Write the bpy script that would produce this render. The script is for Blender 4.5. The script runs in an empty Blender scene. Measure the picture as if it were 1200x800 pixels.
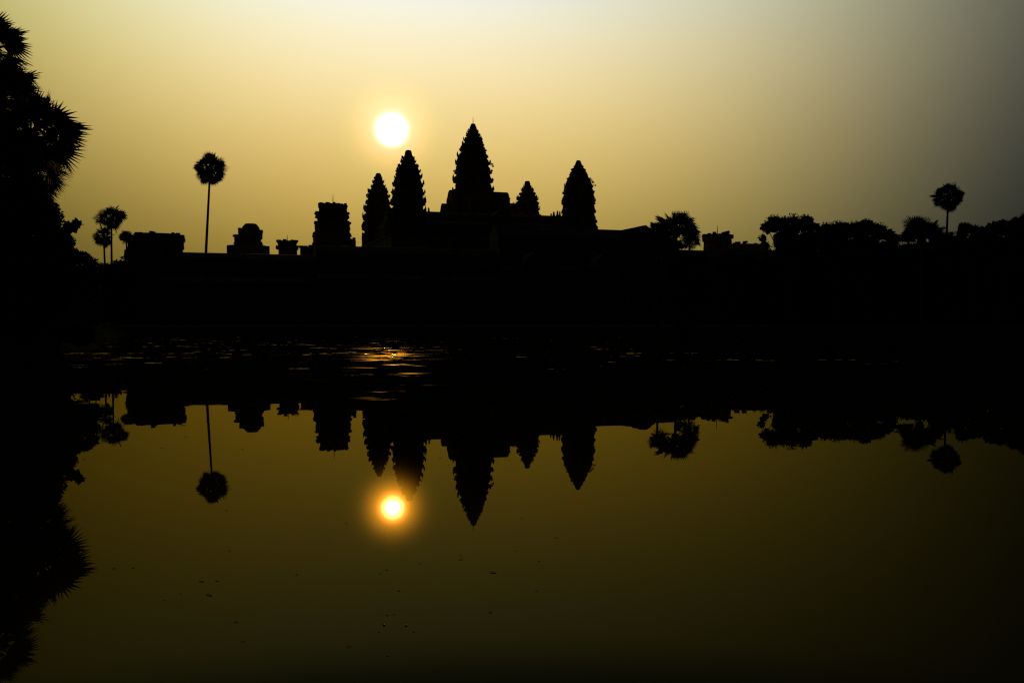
import bpy, bmesh, math, random
import numpy as np
from mathutils import Vector, Matrix
R = math.radians
C = bpy.context.scene
col = C.collection

# ------------------------------------------------------------------ camera
F = 1087.0                      # focal length in pixels of a 1200 px wide frame
PITCH = R(1.344)
CAM_Z = 1.66
cam_data = bpy.data.cameras.new('camera')
cam = bpy.data.objects.new('camera', cam_data)
col.objects.link(cam)
cam.location = (0, 0, CAM_Z)
cam.rotation_euler = (math.pi/2 - PITCH, 0, 0)
cam_data.sensor_width = 36
cam_data.lens = 36*F/1200
cam_data.clip_start = 0.1
cam_data.clip_end = 9000
C.camera = cam

# ------------------------------------------------------------------ sun and sky
SUN_ELEV, SUN_AZ = R(11.42), R(-7.354)        # azimuth measured from +Y towards +X
sd = Vector((math.sin(SUN_AZ)*math.cos(SUN_ELEV), math.cos(SUN_AZ)*math.cos(SUN_ELEV), math.sin(SUN_ELEV)))
lamp = bpy.data.lights.new('sun', 'SUN')
lamp.energy = 0.6
lamp.angle = R(0.53)
lamp.color = (1.0, 0.45, 0.010)
sun = bpy.data.objects.new('sun', lamp)
col.objects.link(sun)
sun.location = sd*300
sun.rotation_euler = sd.to_track_quat('Z', 'Y').to_euler()

world = bpy.data.worlds.new('World')
C.world = world
world.use_nodes = True
NT = world.node_tree
NT.nodes.clear()


class G:
    """small helper to write node maths"""
    def __init__(s, nt): s.nt = nt

    def put(s, sock, v):
        if isinstance(v, bpy.types.NodeSocket): s.nt.links.new(v, sock)
        else: sock.default_value = v

    def m(s, op, a, b=0.0, c=0.0, clamp=False):
        n = s.nt.nodes.new('ShaderNodeMath'); n.operation = op; n.use_clamp = clamp
        s.put(n.inputs[0], a); s.put(n.inputs[1], b); s.put(n.inputs[2], c)
        return n.outputs[0]

    def v(s, op, a, b=None):
        n = s.nt.nodes.new('ShaderNodeVectorMath'); n.operation = op
        s.put(n.inputs[0], a)
        if b is not None: s.put(n.inputs[1], b)
        return n.outputs['Value'] if op in ('LENGTH', 'DOT_PRODUCT', 'DISTANCE') else n.outputs[0]

    def smooth(s, x, a, b):
        n = s.nt.nodes.new('ShaderNodeMapRange'); n.interpolation_type = 'SMOOTHSTEP'
        s.put(n.inputs['Value'], x)
        n.inputs['From Min'].default_value = a; n.inputs['From Max'].default_value = b
        return n.outputs['Result']

    def new(s, t): return s.nt.nodes.new(t)


g = G(NT)
tc = g.new('ShaderNodeTexCoord')
direction = g.v('NORMALIZE', tc.outputs['Generated'])
sep = g.new('ShaderNodeSeparateXYZ'); NT.links.new(direction, sep.inputs[0])
X = g.m('MINIMUM', g.m('MAXIMUM', sep.outputs[0], -0.6), 0.6)
Y = sep.outputs[1]
Z = g.m('MINIMUM', g.m('MAXIMUM', sep.outputs[2], 0.0), 0.37)
X2 = g.m('MULTIPLY', X, X); Z2 = g.m('MULTIPLY', Z, Z); XZ = g.m('MULTIPLY', X, Z); X3 = g.m('MULTIPLY', X2, X)
# the dusty morning haze: brightness falls away from the sun side of the sky, pales upward
COEF = ((-1.8089, -.752, 12.3703, -6.2323, -22.6682, -.0255, -4.2156, -13.7079, 10.8934),
        (-2.1507, -.4407, 11.4517, -4.9883, -16.5069, -1.1915, -3.5126, -12.235, 6.1395),
        (-4.2000, .2506, 16.7253, -1.0398, -14.6643, -4.9045, 1.5583, -10.9884, -13.1266))
X4 = g.m('MULTIPLY', X2, X2); X2Z = g.m('MULTIPLY', X2, Z)
front = g.smooth(Y, 0.05, 0.72)
over = g.m('MAXIMUM', g.m('SUBTRACT', sep.outputs[2], 0.315), 0.0)
over = g.m('MULTIPLY_ADD', g.m('EXPONENT', g.m('MULTIPLY', g.m('MULTIPLY', over, over), -480.0)), 0.85, 0.15)
fade = g.m('MULTIPLY', front, over)
dist = g.v('DISTANCE', direction, tuple(sd))
r2 = g.m('MULTIPLY', g.m('MULTIPLY', dist, dist), F*F)             # squared radius in the same pixels
DISC = ((300.0, 80.0), (150.0, 63.0), (190.0, 56.0))               # amplitude and squared width per channel
AUR = ((1.1, 800.0), (0.34, 1200.0), (0.34, 620.0))
FLOOR = (0.0010, 0.0010, 0.0011)
ch = []
for k in range(3):
    c = COEF[k]
    e = c[0]
    for coef, t in zip(c[1:], (X, Z, X2, Z2, XZ, X3, X4, X2Z)):
        e = g.m('MULTIPLY_ADD', t, coef, e)
    lum = g.m('MULTIPLY', g.m('EXPONENT', e), fade)
    for amp, w in (DISC[k], AUR[k]):
        lum = g.m('MULTIPLY_ADD', g.m('EXPONENT', g.m('MULTIPLY', r2, -1.0/w)), amp, lum)
    ch.append(g.m('ADD', lum, FLOOR[k]))
comb = g.new('ShaderNodeCombineXYZ')
for k in range(3): NT.links.new(ch[k], comb.inputs[k])
bg_haze = g.new('ShaderNodeBackground'); NT.links.new(comb.outputs[0], bg_haze.inputs['Color'])
sky = g.new('ShaderNodeTexSky'); sky.sky_type = 'NISHITA'; sky.sun_disc = False
sky.sun_elevation = SUN_ELEV; sky.sun_rotation = SUN_AZ; sky.dust_density = 6.0; sky.air_density = 1.5
bg_sky = g.new('ShaderNodeBackground'); NT.links.new(sky.outputs[0], bg_sky.inputs['Color'])
bg_sky.inputs['Strength'].default_value = 0.0006
add = g.new('ShaderNodeAddShader')
NT.links.new(bg_haze.outputs[0], add.inputs[0]); NT.links.new(bg_sky.outputs[0], add.inputs[1])
wo = g.new('ShaderNodeOutputWorld'); NT.links.new(add.outputs[0], wo.inputs[0])
world.cycles.sampling_method = 'MANUAL'
world.cycles.sample_map_resolution = 4096

C.view_settings.view_transform = 'Standard'
C.view_settings.look = 'None'
C.view_settings.exposure = 0.0
C.view_settings.gamma = 1.0
C.render.engine = 'CYCLES'
C.cycles.max_bounces = 6
C.cycles.use_denoising = False
C.cycles.filter_width = 1.3


# ------------------------------------------------------------------ helpers
def at(px, py, y):
    """the world point at depth Y seen at that pixel of the 1200 x 800 photograph"""
    u, v = (px-600)/F, (400-py)/F
    dy = math.cos(PITCH) + v*math.sin(PITCH)
    dz = -math.sin(PITCH) + v*math.cos(PITCH)
    return Vector((u*y/dy, y, CAM_Z + dz*y/dy))


def m_per_px(y): return y/F


def material(name, base, rough=0.95, spec=0.05, noise=None, contrast=0.35, bump=0.0):
    m = bpy.data.materials.new(name); m.use_nodes = True
    nt = m.node_tree; b = nt.nodes['Principled BSDF']
    b.inputs['Roughness'].default_value = rough
    b.inputs['Specular IOR Level'].default_value = spec
    b.inputs['Base Color'].default_value = (*base, 1)
    if noise:
        gg = G(nt)
        t = nt.nodes.new('ShaderNodeTexCoord')
        n = nt.nodes.new('ShaderNodeTexNoise'); n.inputs['Scale'].default_value = noise; n.inputs['Detail'].default_value = 6
        nt.links.new(t.outputs['Object'], n.inputs['Vector'])
        ramp = nt.nodes.new('ShaderNodeValToRGB')
        ramp.color_ramp.elements[0].position = 0.3; ramp.color_ramp.elements[1].position = 0.7
        ramp.color_ramp.elements[0].color = (*[c*(1-contrast) for c in base], 1)
        ramp.color_ramp.elements[1].color = (*[min(1, c*(1+contrast)) for c in base], 1)
        nt.links.new(n.outputs['Fac'], ramp.inputs[0]); nt.links.new(ramp.outputs[0], b.inputs['Base Color'])
        if bump:
            bp = nt.nodes.new('ShaderNodeBump'); bp.inputs['Strength'].default_value = bump; bp.inputs['Distance'].default_value = 0.05
            nt.links.new(n.outputs['Fac'], bp.inputs['Height']); nt.links.new(bp.outputs[0], b.inputs['Normal'])
    return m


STONE = material('weathered_sandstone', (0.20, 0.18, 0.15), noise=0.8, contrast=0.45, bump=0.6)
STONE_DARK = material('blackened_sandstone', (0.20, 0.185, 0.165), noise=1.4, contrast=0.5, bump=0.6)
BARK = material('palm_bark', (0.10, 0.085, 0.07), noise=3.0, bump=0.5)
LEAF = material('palm_leaf', (0.045, 0.07, 0.025), rough=0.8, noise=0.7)
FOLIAGE = material('foliage', (0.05, 0.075, 0.03), rough=0.85, noise=0.5)
FOLIAGE_DARK = material('dark_foliage', (0.045, 0.065, 0.03), rough=0.85, noise=0.5)
METAL = material('rod_metal', (0.12, 0.12, 0.12), rough=0.6, spec=0.2)
GRASS = material('grass_ground', (0.028, 0.032, 0.016), spec=0.0, noise=0.15, contrast=0.4)
DEAD = material('dead_leaf', (0.05, 0.035, 0.02), rough=0.8, noise=20)


def tag(o, label=None, cat=None, group=None, kind=None):
    if label: o['label'] = label
    if cat: o['category'] = cat
    if group: o['group'] = group
    if kind: o['kind'] = kind
    return o


def empty(name, loc, label=None, cat=None, group=None):
    o = bpy.data.objects.new(name, None); col.objects.link(o)
    o.location = loc; o.empty_display_size = 0.5
    return tag(o, label, cat, group)


def obj(name, mesh, mat, parent=None):
    o = bpy.data.objects.new(name, mesh); col.objects.link(o)
    if mat: mesh.materials.append(mat)
    if parent:
        o.parent = parent
    return o


class MB:
    """collects vertices and faces in world coordinates, then links them as one mesh object"""
    def __init__(s): s.v = []; s.f = []

    def add(s, verts, faces):
        n = len(s.v); s.v += [tuple(p) for p in verts]; s.f += [tuple(i+n for i in fc) for fc in faces]

    def prism(s, a, b, profile, side=None):
        """profile (offset, z) swept from a to b on the ground plan; z is absolute"""
        a = Vector((a[0], a[1], 0)); b = Vector((b[0], b[1], 0))
        d = (b-a).normalized(); n = Vector((d.y, -d.x, 0))     # n points towards the viewer for left-to-right runs
        k = len(profile)
        vs = [a + n*o + Vector((0, 0, z)) for o, z in profile] + [b + n*o + Vector((0, 0, z)) for o, z in profile]
        fs = [(i, (i+1) % k, (i+1) % k + k, i+k) for i in range(k)]
        fs += [tuple(range(k-1, -1, -1)), tuple(range(k, 2*k))]
        s.add(vs, fs)

    def box(s, c, sx, sy, z0, z1, yaw=0.0, taper=1.0):
        vs = []
        for z, t in ((z0, 1.0), (z1, taper)):
            for ux, uy in ((-1, -1), (1, -1), (1, 1), (-1, 1)):
                x, y = ux*sx/2*t, uy*sy/2*t
                vs.append((c[0]+x*math.cos(yaw)-y*math.sin(yaw), c[1]+x*math.sin(yaw)+y*math.cos(yaw), z))
        s.add(vs, [(3, 2, 1, 0), (4, 5, 6, 7), (0, 1, 5, 4), (1, 2, 6, 5), (2, 3, 7, 6), (3, 0, 4, 7)])

    def tube(s, pts, radii, n=8):
        base = len(s.v)
        for i, (p, r) in enumerate(zip(pts, radii)):
            p = Vector(p)
            d = (Vector(pts[min(i+1, len(pts)-1)]) - Vector(pts[max(i-1, 0)])).normalized()
            a = d.orthogonal().normalized(); b = d.cross(a)
            for k in range(n):
                t = 2*math.pi*k/n
                s.v.append(tuple(p + (a*math.cos(t) + b*math.sin(t))*r))
        for i in range(len(pts)-1):
            for k in range(n):
                s.f.append((base+i*n+k, base+i*n+(k+1) % n, base+(i+1)*n+(k+1) % n, base+(i+1)*n+k))
        s.f.append(tuple(base+k for k in range(n-1, -1, -1)))
        s.f.append(tuple(base+(len(pts)-1)*n+k for k in range(n)))

    def rings(s, rings_):
        """closed stack of equal-length rings with caps"""
        k = len(rings_[0]); base = len(s.v)
        for r in rings_: s.v += [tuple(p) for p in r]
        for i in range(len(rings_)-1):
            for j in range(k):
                s.f.append((base+i*k+j, base+i*k+(j+1) % k, base+(i+1)*k+(j+1) % k, base+(i+1)*k+j))
        s.f.append(tuple(base+j for j in range(k-1, -1, -1)))
        s.f.append(tuple(base+(len(rings_)-1)*k+j for j in range(k)))

    def build(s, name, mat, parent=None, smooth=False):
        off = Vector((0, 0, 0))
        if parent:
            q = parent
            while q: off += Vector(q.location); q = q.parent
        me = bpy.data.meshes.new(name)
        me.from_pydata([(x-off.x, y-off.y, z-off.z) for x, y, z in s.v], [], s.f)
        me.validate(); me.update()
        if smooth: me.polygons.foreach_set('use_smooth', [True]*len(me.polygons))
        return obj(name, me, mat, parent)


def quad_mesh(name, P, mat, parent=None):
    """P: (n,4,3) array of world-space quads as one mesh"""
    n = len(P)
    off = np.zeros(3)
    q = parent
    while q: off += np.array(q.location); q = q.parent
    V = (P.reshape(-1, 3) - off).astype(np.float32)
    me = bpy.data.meshes.new(name)
    me.vertices.add(4*n); me.vertices.foreach_set('co', V.ravel())
    me.loops.add(4*n); me.loops.foreach_set('vertex_index', np.arange(4*n, dtype=np.int32))
    me.polygons.add(n); me.polygons.foreach_set('loop_start', np.arange(0, 4*n, 4, dtype=np.int32))
    me.update(); me.validate()
    return obj(name, me, mat, parent)


GROUND_Z = 0.9
YAW = R(18.4)                       # the temple's west front runs away to the right
SOUTH = Vector((math.cos(YAW), math.sin(YAW), 0))       # along the front, left to right
WEST = Vector((math.sin(YAW), -math.cos(YAW), 0))       # out of the front, towards the pond

# ------------------------------------------------------------------ ground and pond
pond_edge = [(-27, 1.6), (0, 1.4), (34, 1.6), (72, 2.0), (76, 50), (78, 95.5), (52, 95.0), (22, 94.2), (-8, 93.4), (-38, 92.2),
             (-35, 76), (-29, 64), (-24.6, 55), (-23.2, 49), (-23.8, 43), (-25.5, 34), (-27, 20)]


def offset_loop(pts, d):
    out = []
    n = len(pts)
    for i in range(n):
        p = Vector(pts[i]); a = (p-Vector(pts[i-1])).normalized(); b = (Vector(pts[(i+1) % n])-p).normalized()
        na, nb = Vector((a.y, -a.x)), Vector((b.y, -b.x))
        nn = (na+nb).normalized()
        out.append(p + nn*d)
    return out


bm = bmesh.new()
big = 6000
loops = []
for d, z in ((1.3, GROUND_Z), (0.25, 0.25), (-1.5, -0.9)):
    loops.append([bm.verts.new((p.x, p.y, z)) for p in offset_loop(pond_edge, d)])
outer = [bm.verts.new(p) for p in ((-big, -big, GROUND_Z), (big, -big, GROUND_Z), (big, big, GROUND_Z), (-big, big, GROUND_Z))]
n = len(pond_edge)
for a, b in zip(loops[:-1], loops[1:]):
    for i in range(n): bm.faces.new((a[i], a[(i+1) % n], b[(i+1) % n], b[i]))
bm.faces.new(loops[2])
ed = [bm.edges.get((loops[0][i], loops[0][(i+1) % n])) for i in range(n)]
ed += [bm.edges.new((outer[i], outer[(i+1) % 4])) for i in range(4)]
bmesh.ops.triangle_fill(bm, use_beauty=True, edges=ed)
bmesh.ops.recalc_face_normals(bm, faces=bm.faces)
me = bpy.data.meshes.new('ground'); bm.to_mesh(me); bm.free()
tag(obj('ground', me, GRASS), kind='structure', label='dark grassy banks around the pond and under the temple')

# water: a still dark mirror near the camera, wind-ruffled in patches towards the far bank
WATER_IOR, WATER_TINT, RIPPLE = 1.036, (1.0, 0.85, 0.21, 1), 4.2
GLITTER = 0.055
wm = bpy.data.materials.new('pond_water'); wm.use_nodes = True
nt = wm.node_tree; nt.nodes.clear(); w = G(nt)
geo = w.new('ShaderNodeNewGeometry'); pos = geo.outputs['Position']
sp = w.new('ShaderNodeSeparateXYZ'); nt.links.new(pos, sp.inputs[0])


def noise(scale_xyz, detail, rough=0.5, distort=0.0):
    n_ = w.new('ShaderNodeTexNoise'); n_.inputs['Scale'].default_value = 1.0
    n_.inputs['Detail'].default_value = detail; n_.inputs['Roughness'].default_value = rough
    n_.inputs['Distortion'].default_value = distort
    nt.links.new(w.v('MULTIPLY', pos, scale_xyz), n_.inputs['Vector'])
    return n_


far = w.smooth(sp.outputs[1], 24.0, 40.0)
near_sun = w.m('EXPONENT', w.m('MULTIPLY', w.m('ADD', w.m('POWER', w.m('MULTIPLY', w.m('ADD', sp.outputs[0], 6.2), 0.26), 2.0),
                                              w.m('POWER', w.m('MULTIPLY', w.m('SUBTRACT', sp.outputs[1], 49.0), 0.16), 2.0)), -1.0))
lefty = w.smooth(sp.outputs[0], 6.0, -22.0)
pn = w.m('ADD', noise((0.08, 0.30, 1), 4.0, 0.65).outputs['Fac'], w.m('MULTIPLY_ADD', near_sun, 0.30, w.m('MULTIPLY', lefty, 0.05)))
right_ruffle = w.m('EXPONENT', w.m('MULTIPLY', w.m('ADD', w.m('POWER', w.m('MULTIPLY', w.m('SUBTRACT', sp.outputs[0], 8.0), 0.16), 2.0),
                                                  w.m('POWER', w.m('MULTIPLY', w.m('SUBTRACT', sp.outputs[1], 36.0), 0.3), 2.0)), -1.0))
pn = w.m('MULTIPLY_ADD', right_ruffle, 0.14, pn)
patch = w.smooth(pn, 0.50, 0.72)
rip = noise((0.9, 1.0, 1), 3.0, 0.6)
cen = w.v('SUBTRACT', rip.outputs['Color'], (0.5, 0.5, 0.5))
cen = w.v('MULTIPLY', cen, w.v('ABSOLUTE', cen))           # mostly flat, now and then a steep facet
amp = w.m('MULTIPLY', w.m('MULTIPLY', far, w.m('MULTIPLY_ADD', patch, 0.93, 0.07)), w.m('MULTIPLY_ADD', near_sun, -0.35*RIPPLE, RIPPLE))
# a few stray ruffled streaks on the way towards the camera, under the sun
off = w.m('DIVIDE', w.m('SUBTRACT', sp.outputs[0], w.m('MULTIPLY', sp.outputs[1], math.tan(SUN_AZ)+.01)), w.m('MULTIPLY', sp.outputs[1], 0.04))
path = w.m('MULTIPLY', w.m('EXPONENT', w.m('MULTIPLY', w.m('MULTIPLY', off, off), -1.0)), w.smooth(sp.outputs[1], 15.0, 20.0))
stray = w.smooth(noise((0.5, 1.3, 1), 2.0, 0.6).outputs['Fac'], 0.60, 0.70)
amp = w.m('ADD', amp, w.m('MULTIPLY', w.m('MULTIPLY', path, stray), 6.0))
s1 = w.new('ShaderNodeVectorMath'); s1.operation = 'SCALE'; nt.links.new(cen, s1.inputs[0]); nt.links.new(amp, s1.inputs['Scale'])
# faint unevenness everywhere
swell = noise((0.9, 2.6, 1), 2.0)
cen2 = w.v('SUBTRACT', swell.outputs['Color'], (0.5, 0.5, 0.5))
amp2 = w.m('MULTIPLY_ADD', w.smooth(sp.outputs[1], 6.0, 30.0), 0.009, 0.0012)
s2 = w.new('ShaderNodeVectorMath'); s2.operation = 'SCALE'; nt.links.new(cen2, s2.inputs[0]); nt.links.new(amp2, s2.inputs['Scale'])
flat = w.v('ADD', w.v('MULTIPLY', s1.outputs[0], (1.7, 1.0, 0.0)), w.v('MULTIPLY', s2.outputs[0], (0.6, 1.0, 0.0)))
nrm = w.v('NORMALIZE', w.v('ADD', flat, (0, 0, 1)))
deep = w.new('ShaderNodeBsdfDiffuse'); deep.inputs['Color'].default_value = (0.004, 0.0035, 0.002, 1)
mir = w.new('ShaderNodeBsdfAnisotropic'); mir.inputs['Roughness'].default_value = 0.0
mir.inputs['Color'].default_value = WATER_TINT
nt.links.new(nrm, mir.inputs['Normal'])
fr = w.new('ShaderNodeFresnel'); fr.inputs['IOR'].default_value = WATER_IOR; nt.links.new(nrm, fr.inputs['Normal'])
mix1 = w.new('ShaderNodeMixShader'); nt.links.new(fr.outputs[0], mix1.inputs[0])
nt.links.new(deep.outputs[0], mix1.inputs[1]); nt.links.new(mir.outputs[0], mix1.inputs[2])
# capillary ripples too small to see singly: they spread the sun's own image
gl = w.new('ShaderNodeBsdfAnisotropic'); gl.distribution = 'BECKMANN'
gl.inputs['Color'].default_value = (1.0, 0.9, 0.3, 1)
gl.inputs['Roughness'].default_value = 0.146
gl.inputs['Anisotropy'].default_value = -0.553
tg = w.new('ShaderNodeCombineXYZ'); tg.inputs[0].default_value = math.cos(SUN_AZ); tg.inputs[1].default_value = -math.sin(SUN_AZ)
nt.links.new(tg.outputs[0], gl.inputs['Tangent'])
mixw = w.new('ShaderNodeMixShader'); mixw.inputs[0].default_value = 0.0022
nt.links.new(mix1.outputs[0], mixw.inputs[1]); nt.links.new(gl.outputs[0], mixw.inputs[2])
# breeze-ruffled streaks: rough enough to throw the low sun back as gold glitter
ruf = w.new('ShaderNodeBsdfAnisotropic'); ruf.distribution = 'BECKMANN'
ruf.inputs['Color'].default_value = (1.0, 0.9, 0.5, 1); ruf.inputs['Roughness'].default_value = 0.3
sun_side = w.m('DIVIDE', w.m('SUBTRACT', sp.outputs[0], w.m('MULTIPLY', sp.outputs[1], math.tan(SUN_AZ)+.004)), w.m('MULTIPLY', sp.outputs[1], 0.045))
lane = w.m('EXPONENT', w.m('MULTIPLY', w.m('MULTIPLY', sun_side, sun_side), -1.0))
band = w.m('MULTIPLY', w.smooth(sp.outputs[1], 16.0, 34.0), w.m('SUBTRACT', 1.0, w.smooth(sp.outputs[1], 58.0, 86.0)))
core = w.m('EXPONENT', w.m('MULTIPLY', w.m('POWER', w.m('MULTIPLY', w.m('SUBTRACT', sp.outputs[1], 42.5), 0.13), 2.0), -1.0))
sn = noise((0.42, 0.95, 1), 4.0, 0.62)
sm = w.m('ADD', sn.outputs['Fac'], w.m('MULTIPLY', core, 0.085))
streak = w.smooth(sm, 0.61, 0.69)
wt = w.m('MULTIPLY', w.m('MULTIPLY', w.m('MULTIPLY', streak, band), w.m('MULTIPLY_ADD', lane, 0.95, 0.05)), GLITTER)
mixr = w.new('ShaderNodeMixShader'); nt.links.new(wt, mixr.inputs[0])
nt.links.new(mixw.outputs[0], mixr.inputs[1]); nt.links.new(ruf.outputs[0], mixr.inputs[2])
out = w.new('ShaderNodeOutputMaterial'); nt.links.new(mixr.outputs[0], out.inputs[0])
me = bpy.data.meshes.new('pond')
lp = offset_loop(pond_edge, 0.12)
me.from_pydata([(p.x, p.y, 0) for p in lp], [], [tuple(range(n))]); me.update()
tag(obj('pond', me, wm), kind='structure', label='still dark pond mirroring the temple and the sun')


# ------------------------------------------------------------------ temple towers
def plan_ring(redent=True):
    """a redented square, clockwise corners, unit half width"""
    q = [(1, -.40), (1, .40), (.86, .40), (.86, .62), (.74, .62), (.74, .74), (.62, .74), (.62, .86), (.40, .86), (.40, 1)]
    pts = []
    for k in range(4):
        c, s_ = math.cos(k*math.pi/2), math.sin(k*math.pi/2)
        pts += [(x*c-y*s_, x*s_+y*c) for x, y in q[1:]]
    return pts


PLAN = plan_ring()


def interp(tab, y):
    for (y0, r0), (y1, r1) in zip(tab[:-1], tab[1:]):
        if y <= y1: return r0 + (r1-r0)*max(0, (y-y0))/(y1-y0)
    return tab[-1][1]


def tower_tiers(root, cx, depth, table, bounds, seed, worn=0.02, ante=1.0, lean=0.0, mat=STONE, notch=.885):
    """tiers between successive y pixels of bounds (top first); table gives half widths in pixels"""
    rnd = random.Random(seed)
    ctr = at(cx, 300, depth); k = m_per_px(depth)
    bounds = [bounds[0]] + [y+rnd.uniform(-.13, .13)*(y2-y) for y, y2 in zip(bounds[1:-1], bounds[2:])] + [bounds[-1]]
    zz = lambda py: at(cx, py, depth).z

    def ring(r, z, jit):
        return [(ctr.x + (x*math.cos(YAW)-y*math.sin(YAW))*r*(1+rnd.uniform(-jit, jit)) + lean*(z-20),
                 ctr.y + (x*math.sin(YAW)+y*math.cos(YAW))*r*(1+rnd.uniform(-jit, jit)),
                 z + rnd.uniform(-jit, jit)*r*0.4) for x, y in PLAN]
    full_notch = notch
    for it, (yt, yb) in enumerate(zip(bounds[:-1], bounds[1:])):
        m = MB(); notch = full_notch - .07*max(0, 1-it/4)
        za, zb = zz(yb), zz(yt); h = zb-za
        rs = []
        for t, fct in ((0, notch), (.07, notch), (.14, 1.0), (.40, 1.0), (.44, notch+.05), (.7, notch+.03), (1.0, notch)):
            y = yb + (yt-yb)*t
            r = interp(table, y)*k/1.07
            rs.append(ring(r*fct, za + h*t, worn))
        m.rings(rs)
        # antefixes: pointed leaf-shaped stones standing along the cornice
        r = interp(table, yb + (yt-yb)*0.3)*k/1.07
        zc = za + h*0.38
        spots = [p for i, p in enumerate(PLAN) if i % 9 in (0, 3, 5, 8)]
        spots += [(math.cos(a)*1.0, math.sin(a)*1.0) for a in (0, math.pi/2, math.pi, 1.5*math.pi)]
        for (x, y) in spots:
            if rnd.random() < 0.24: continue
            px_, py_ = x*.975*r, y*.975*r
            X0 = ctr.x + px_*math.cos(YAW)-py_*math.sin(YAW) + lean*(zc-20); Y0 = ctr.y + px_*math.sin(YAW)+py_*math.cos(YAW)
            wd = r*.13*rnd.uniform(.75, 1.2); hh = h*.62*ante*rnd.uniform(.3, 1.35)
            ang = math.atan2(y, x)+YAW
            ux, uy = -math.sin(ang), math.cos(ang); ox, oy = math.cos(ang), math.sin(ang)
            vs = []
            for zz_, ww, th, o in ((zc-.02*h, .8, 1, 0), (zc+hh*.45, 1.0, .7, .02*r)):
                for a_, b_ in ((-1, -1), (1, -1), (1, 1), (-1, 1)):
                    vs.append((X0+ux*wd*ww*a_+ox*(b_*wd*.45*th+o), Y0+uy*wd*ww*a_+oy*(b_*wd*.45*th+o), zz_))
            vs.append((X0+ox*.02*r, Y0+oy*.02*r, zc+hh))
            m.add(vs, [(3, 2, 1, 0), (0, 1, 5, 4), (1, 2, 6, 5), (2, 3, 7, 6), (3, 0, 4, 7), (4, 5, 8), (5, 6, 8), (6, 7, 8), (7, 4, 8)])
        m.build('tier', mat, root)


def finial(root, cx, depth, prof):
    """lotus bud at the top, prof = (y px, half width px)"""
    m = MB(); k = m_per_px(depth); rs = []
    for y, r in prof:
        p = at(cx, y, depth)
        rs.append([(p.x+math.cos(a*math.pi/8)*r*k*(1+.04*(a % 2)), p.y+math.sin(a*math.pi/8)*r*k, p.z) for a in range(16)])
    m.rings(rs[::-1]); m.build('finial', STONE, root)


def shaft(root, cx, depth, y_top, half_px, z0, porch=(5.0, 3.2, 6.5)):
    ctr = at(cx, 300, depth); k = m_per_px(depth); z1 = at(cx, y_top, depth).z
    m = MB(); r = half_px*k/1.07
    rg = lambda f, z: [(ctr.x+(x*math.cos(YAW)-y*math.sin(YAW))*r*f, ctr.y+(x*math.sin(YAW)+y*math.cos(YAW))*r*f, z) for x, y in PLAN]
    h = z1-z0
    m.rings([rg(1.02, z0), rg(1.02, z0+.08*h), rg(.95, z0+.1*h), rg(.95, z0+.9*h), rg(1.0, z0+.94*h), rg(.97, z1+.05)])
    m.build('shaft', STONE_DARK, root)


def porch(root, ctr, d, length, width, z0, zwall, ztop, start):
    """a vaulted porch running out from the tower along d with a doorway in its end"""
    a = ctr + d*start; b = ctr + d*(start+length)
    hw = width/2
    m = MB()
    m.prism(a, b, [(-hw, z0), (hw, z0), (hw, zwall), (hw*1.08, zwall+.1), (hw*1.08, zwall+.45), (hw*.86, zwall+.55), (hw*.6, zwall+(ztop-zwall)*.75), (hw*.2, ztop), (-hw*.2, ztop),
                   (-hw*.6, zwall+(ztop-zwall)*.75), (-hw*.86, zwall+.55), (-hw*1.08, zwall+.45), (-hw*1.08, zwall+.1), (-hw, zwall)])
    o = m.build('porch', STONE_DARK, root)
    dm = MB()
    c = ctr + d*(start+length+.06)
    yaw = math.atan2(d.y, d.x)+math.pi/2
    nrm_ = Vector((-d.y, d.x, 0))
    for s_ in (-1, 1):
        p = c+nrm_*s_*width*.24
        dm.box((p.x, p.y), .4, .34, z0+.01, z0+(zwall-z0)*.8, yaw)
    dm.box((c.x, c.y), width*.66, .42, z0+(zwall-z0)*.8, z0+(zwall-z0)*.93, yaw)
    dd = dm.build('door_frame', STONE, o)
    return o


def rod(root, px, py_top, py_bot, depth, r=0.035):
    m = MB(); a = at(px, py_bot, depth); b = at(px, py_top, depth)
    m.tube([a, a.lerp(b, .5), b], [r*1.2, r, r*.5], 6)
    return m.build('lightning_rod', METAL, root)


TERR = 23.4
TW = 'towers of the temple'


def make_tower(cx, depth, label, table, bounds, fin, seed, worn=.032, ante=1.0, z0=TERR, porch_len=3.0):
    c = at(cx, 300, depth); root = empty('temple_tower', (c.x, c.y, z0), label, 'tower', TW)
    shaft(root, cx, depth, bounds[-1], interp(table, bounds[-1]), z0)
    tower_tiers(root, cx, depth, table, bounds, seed, worn, ante, notch=.93 if ante < .6 else .86)
    finial(root, cx, depth, fin)
    return root, c


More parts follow.
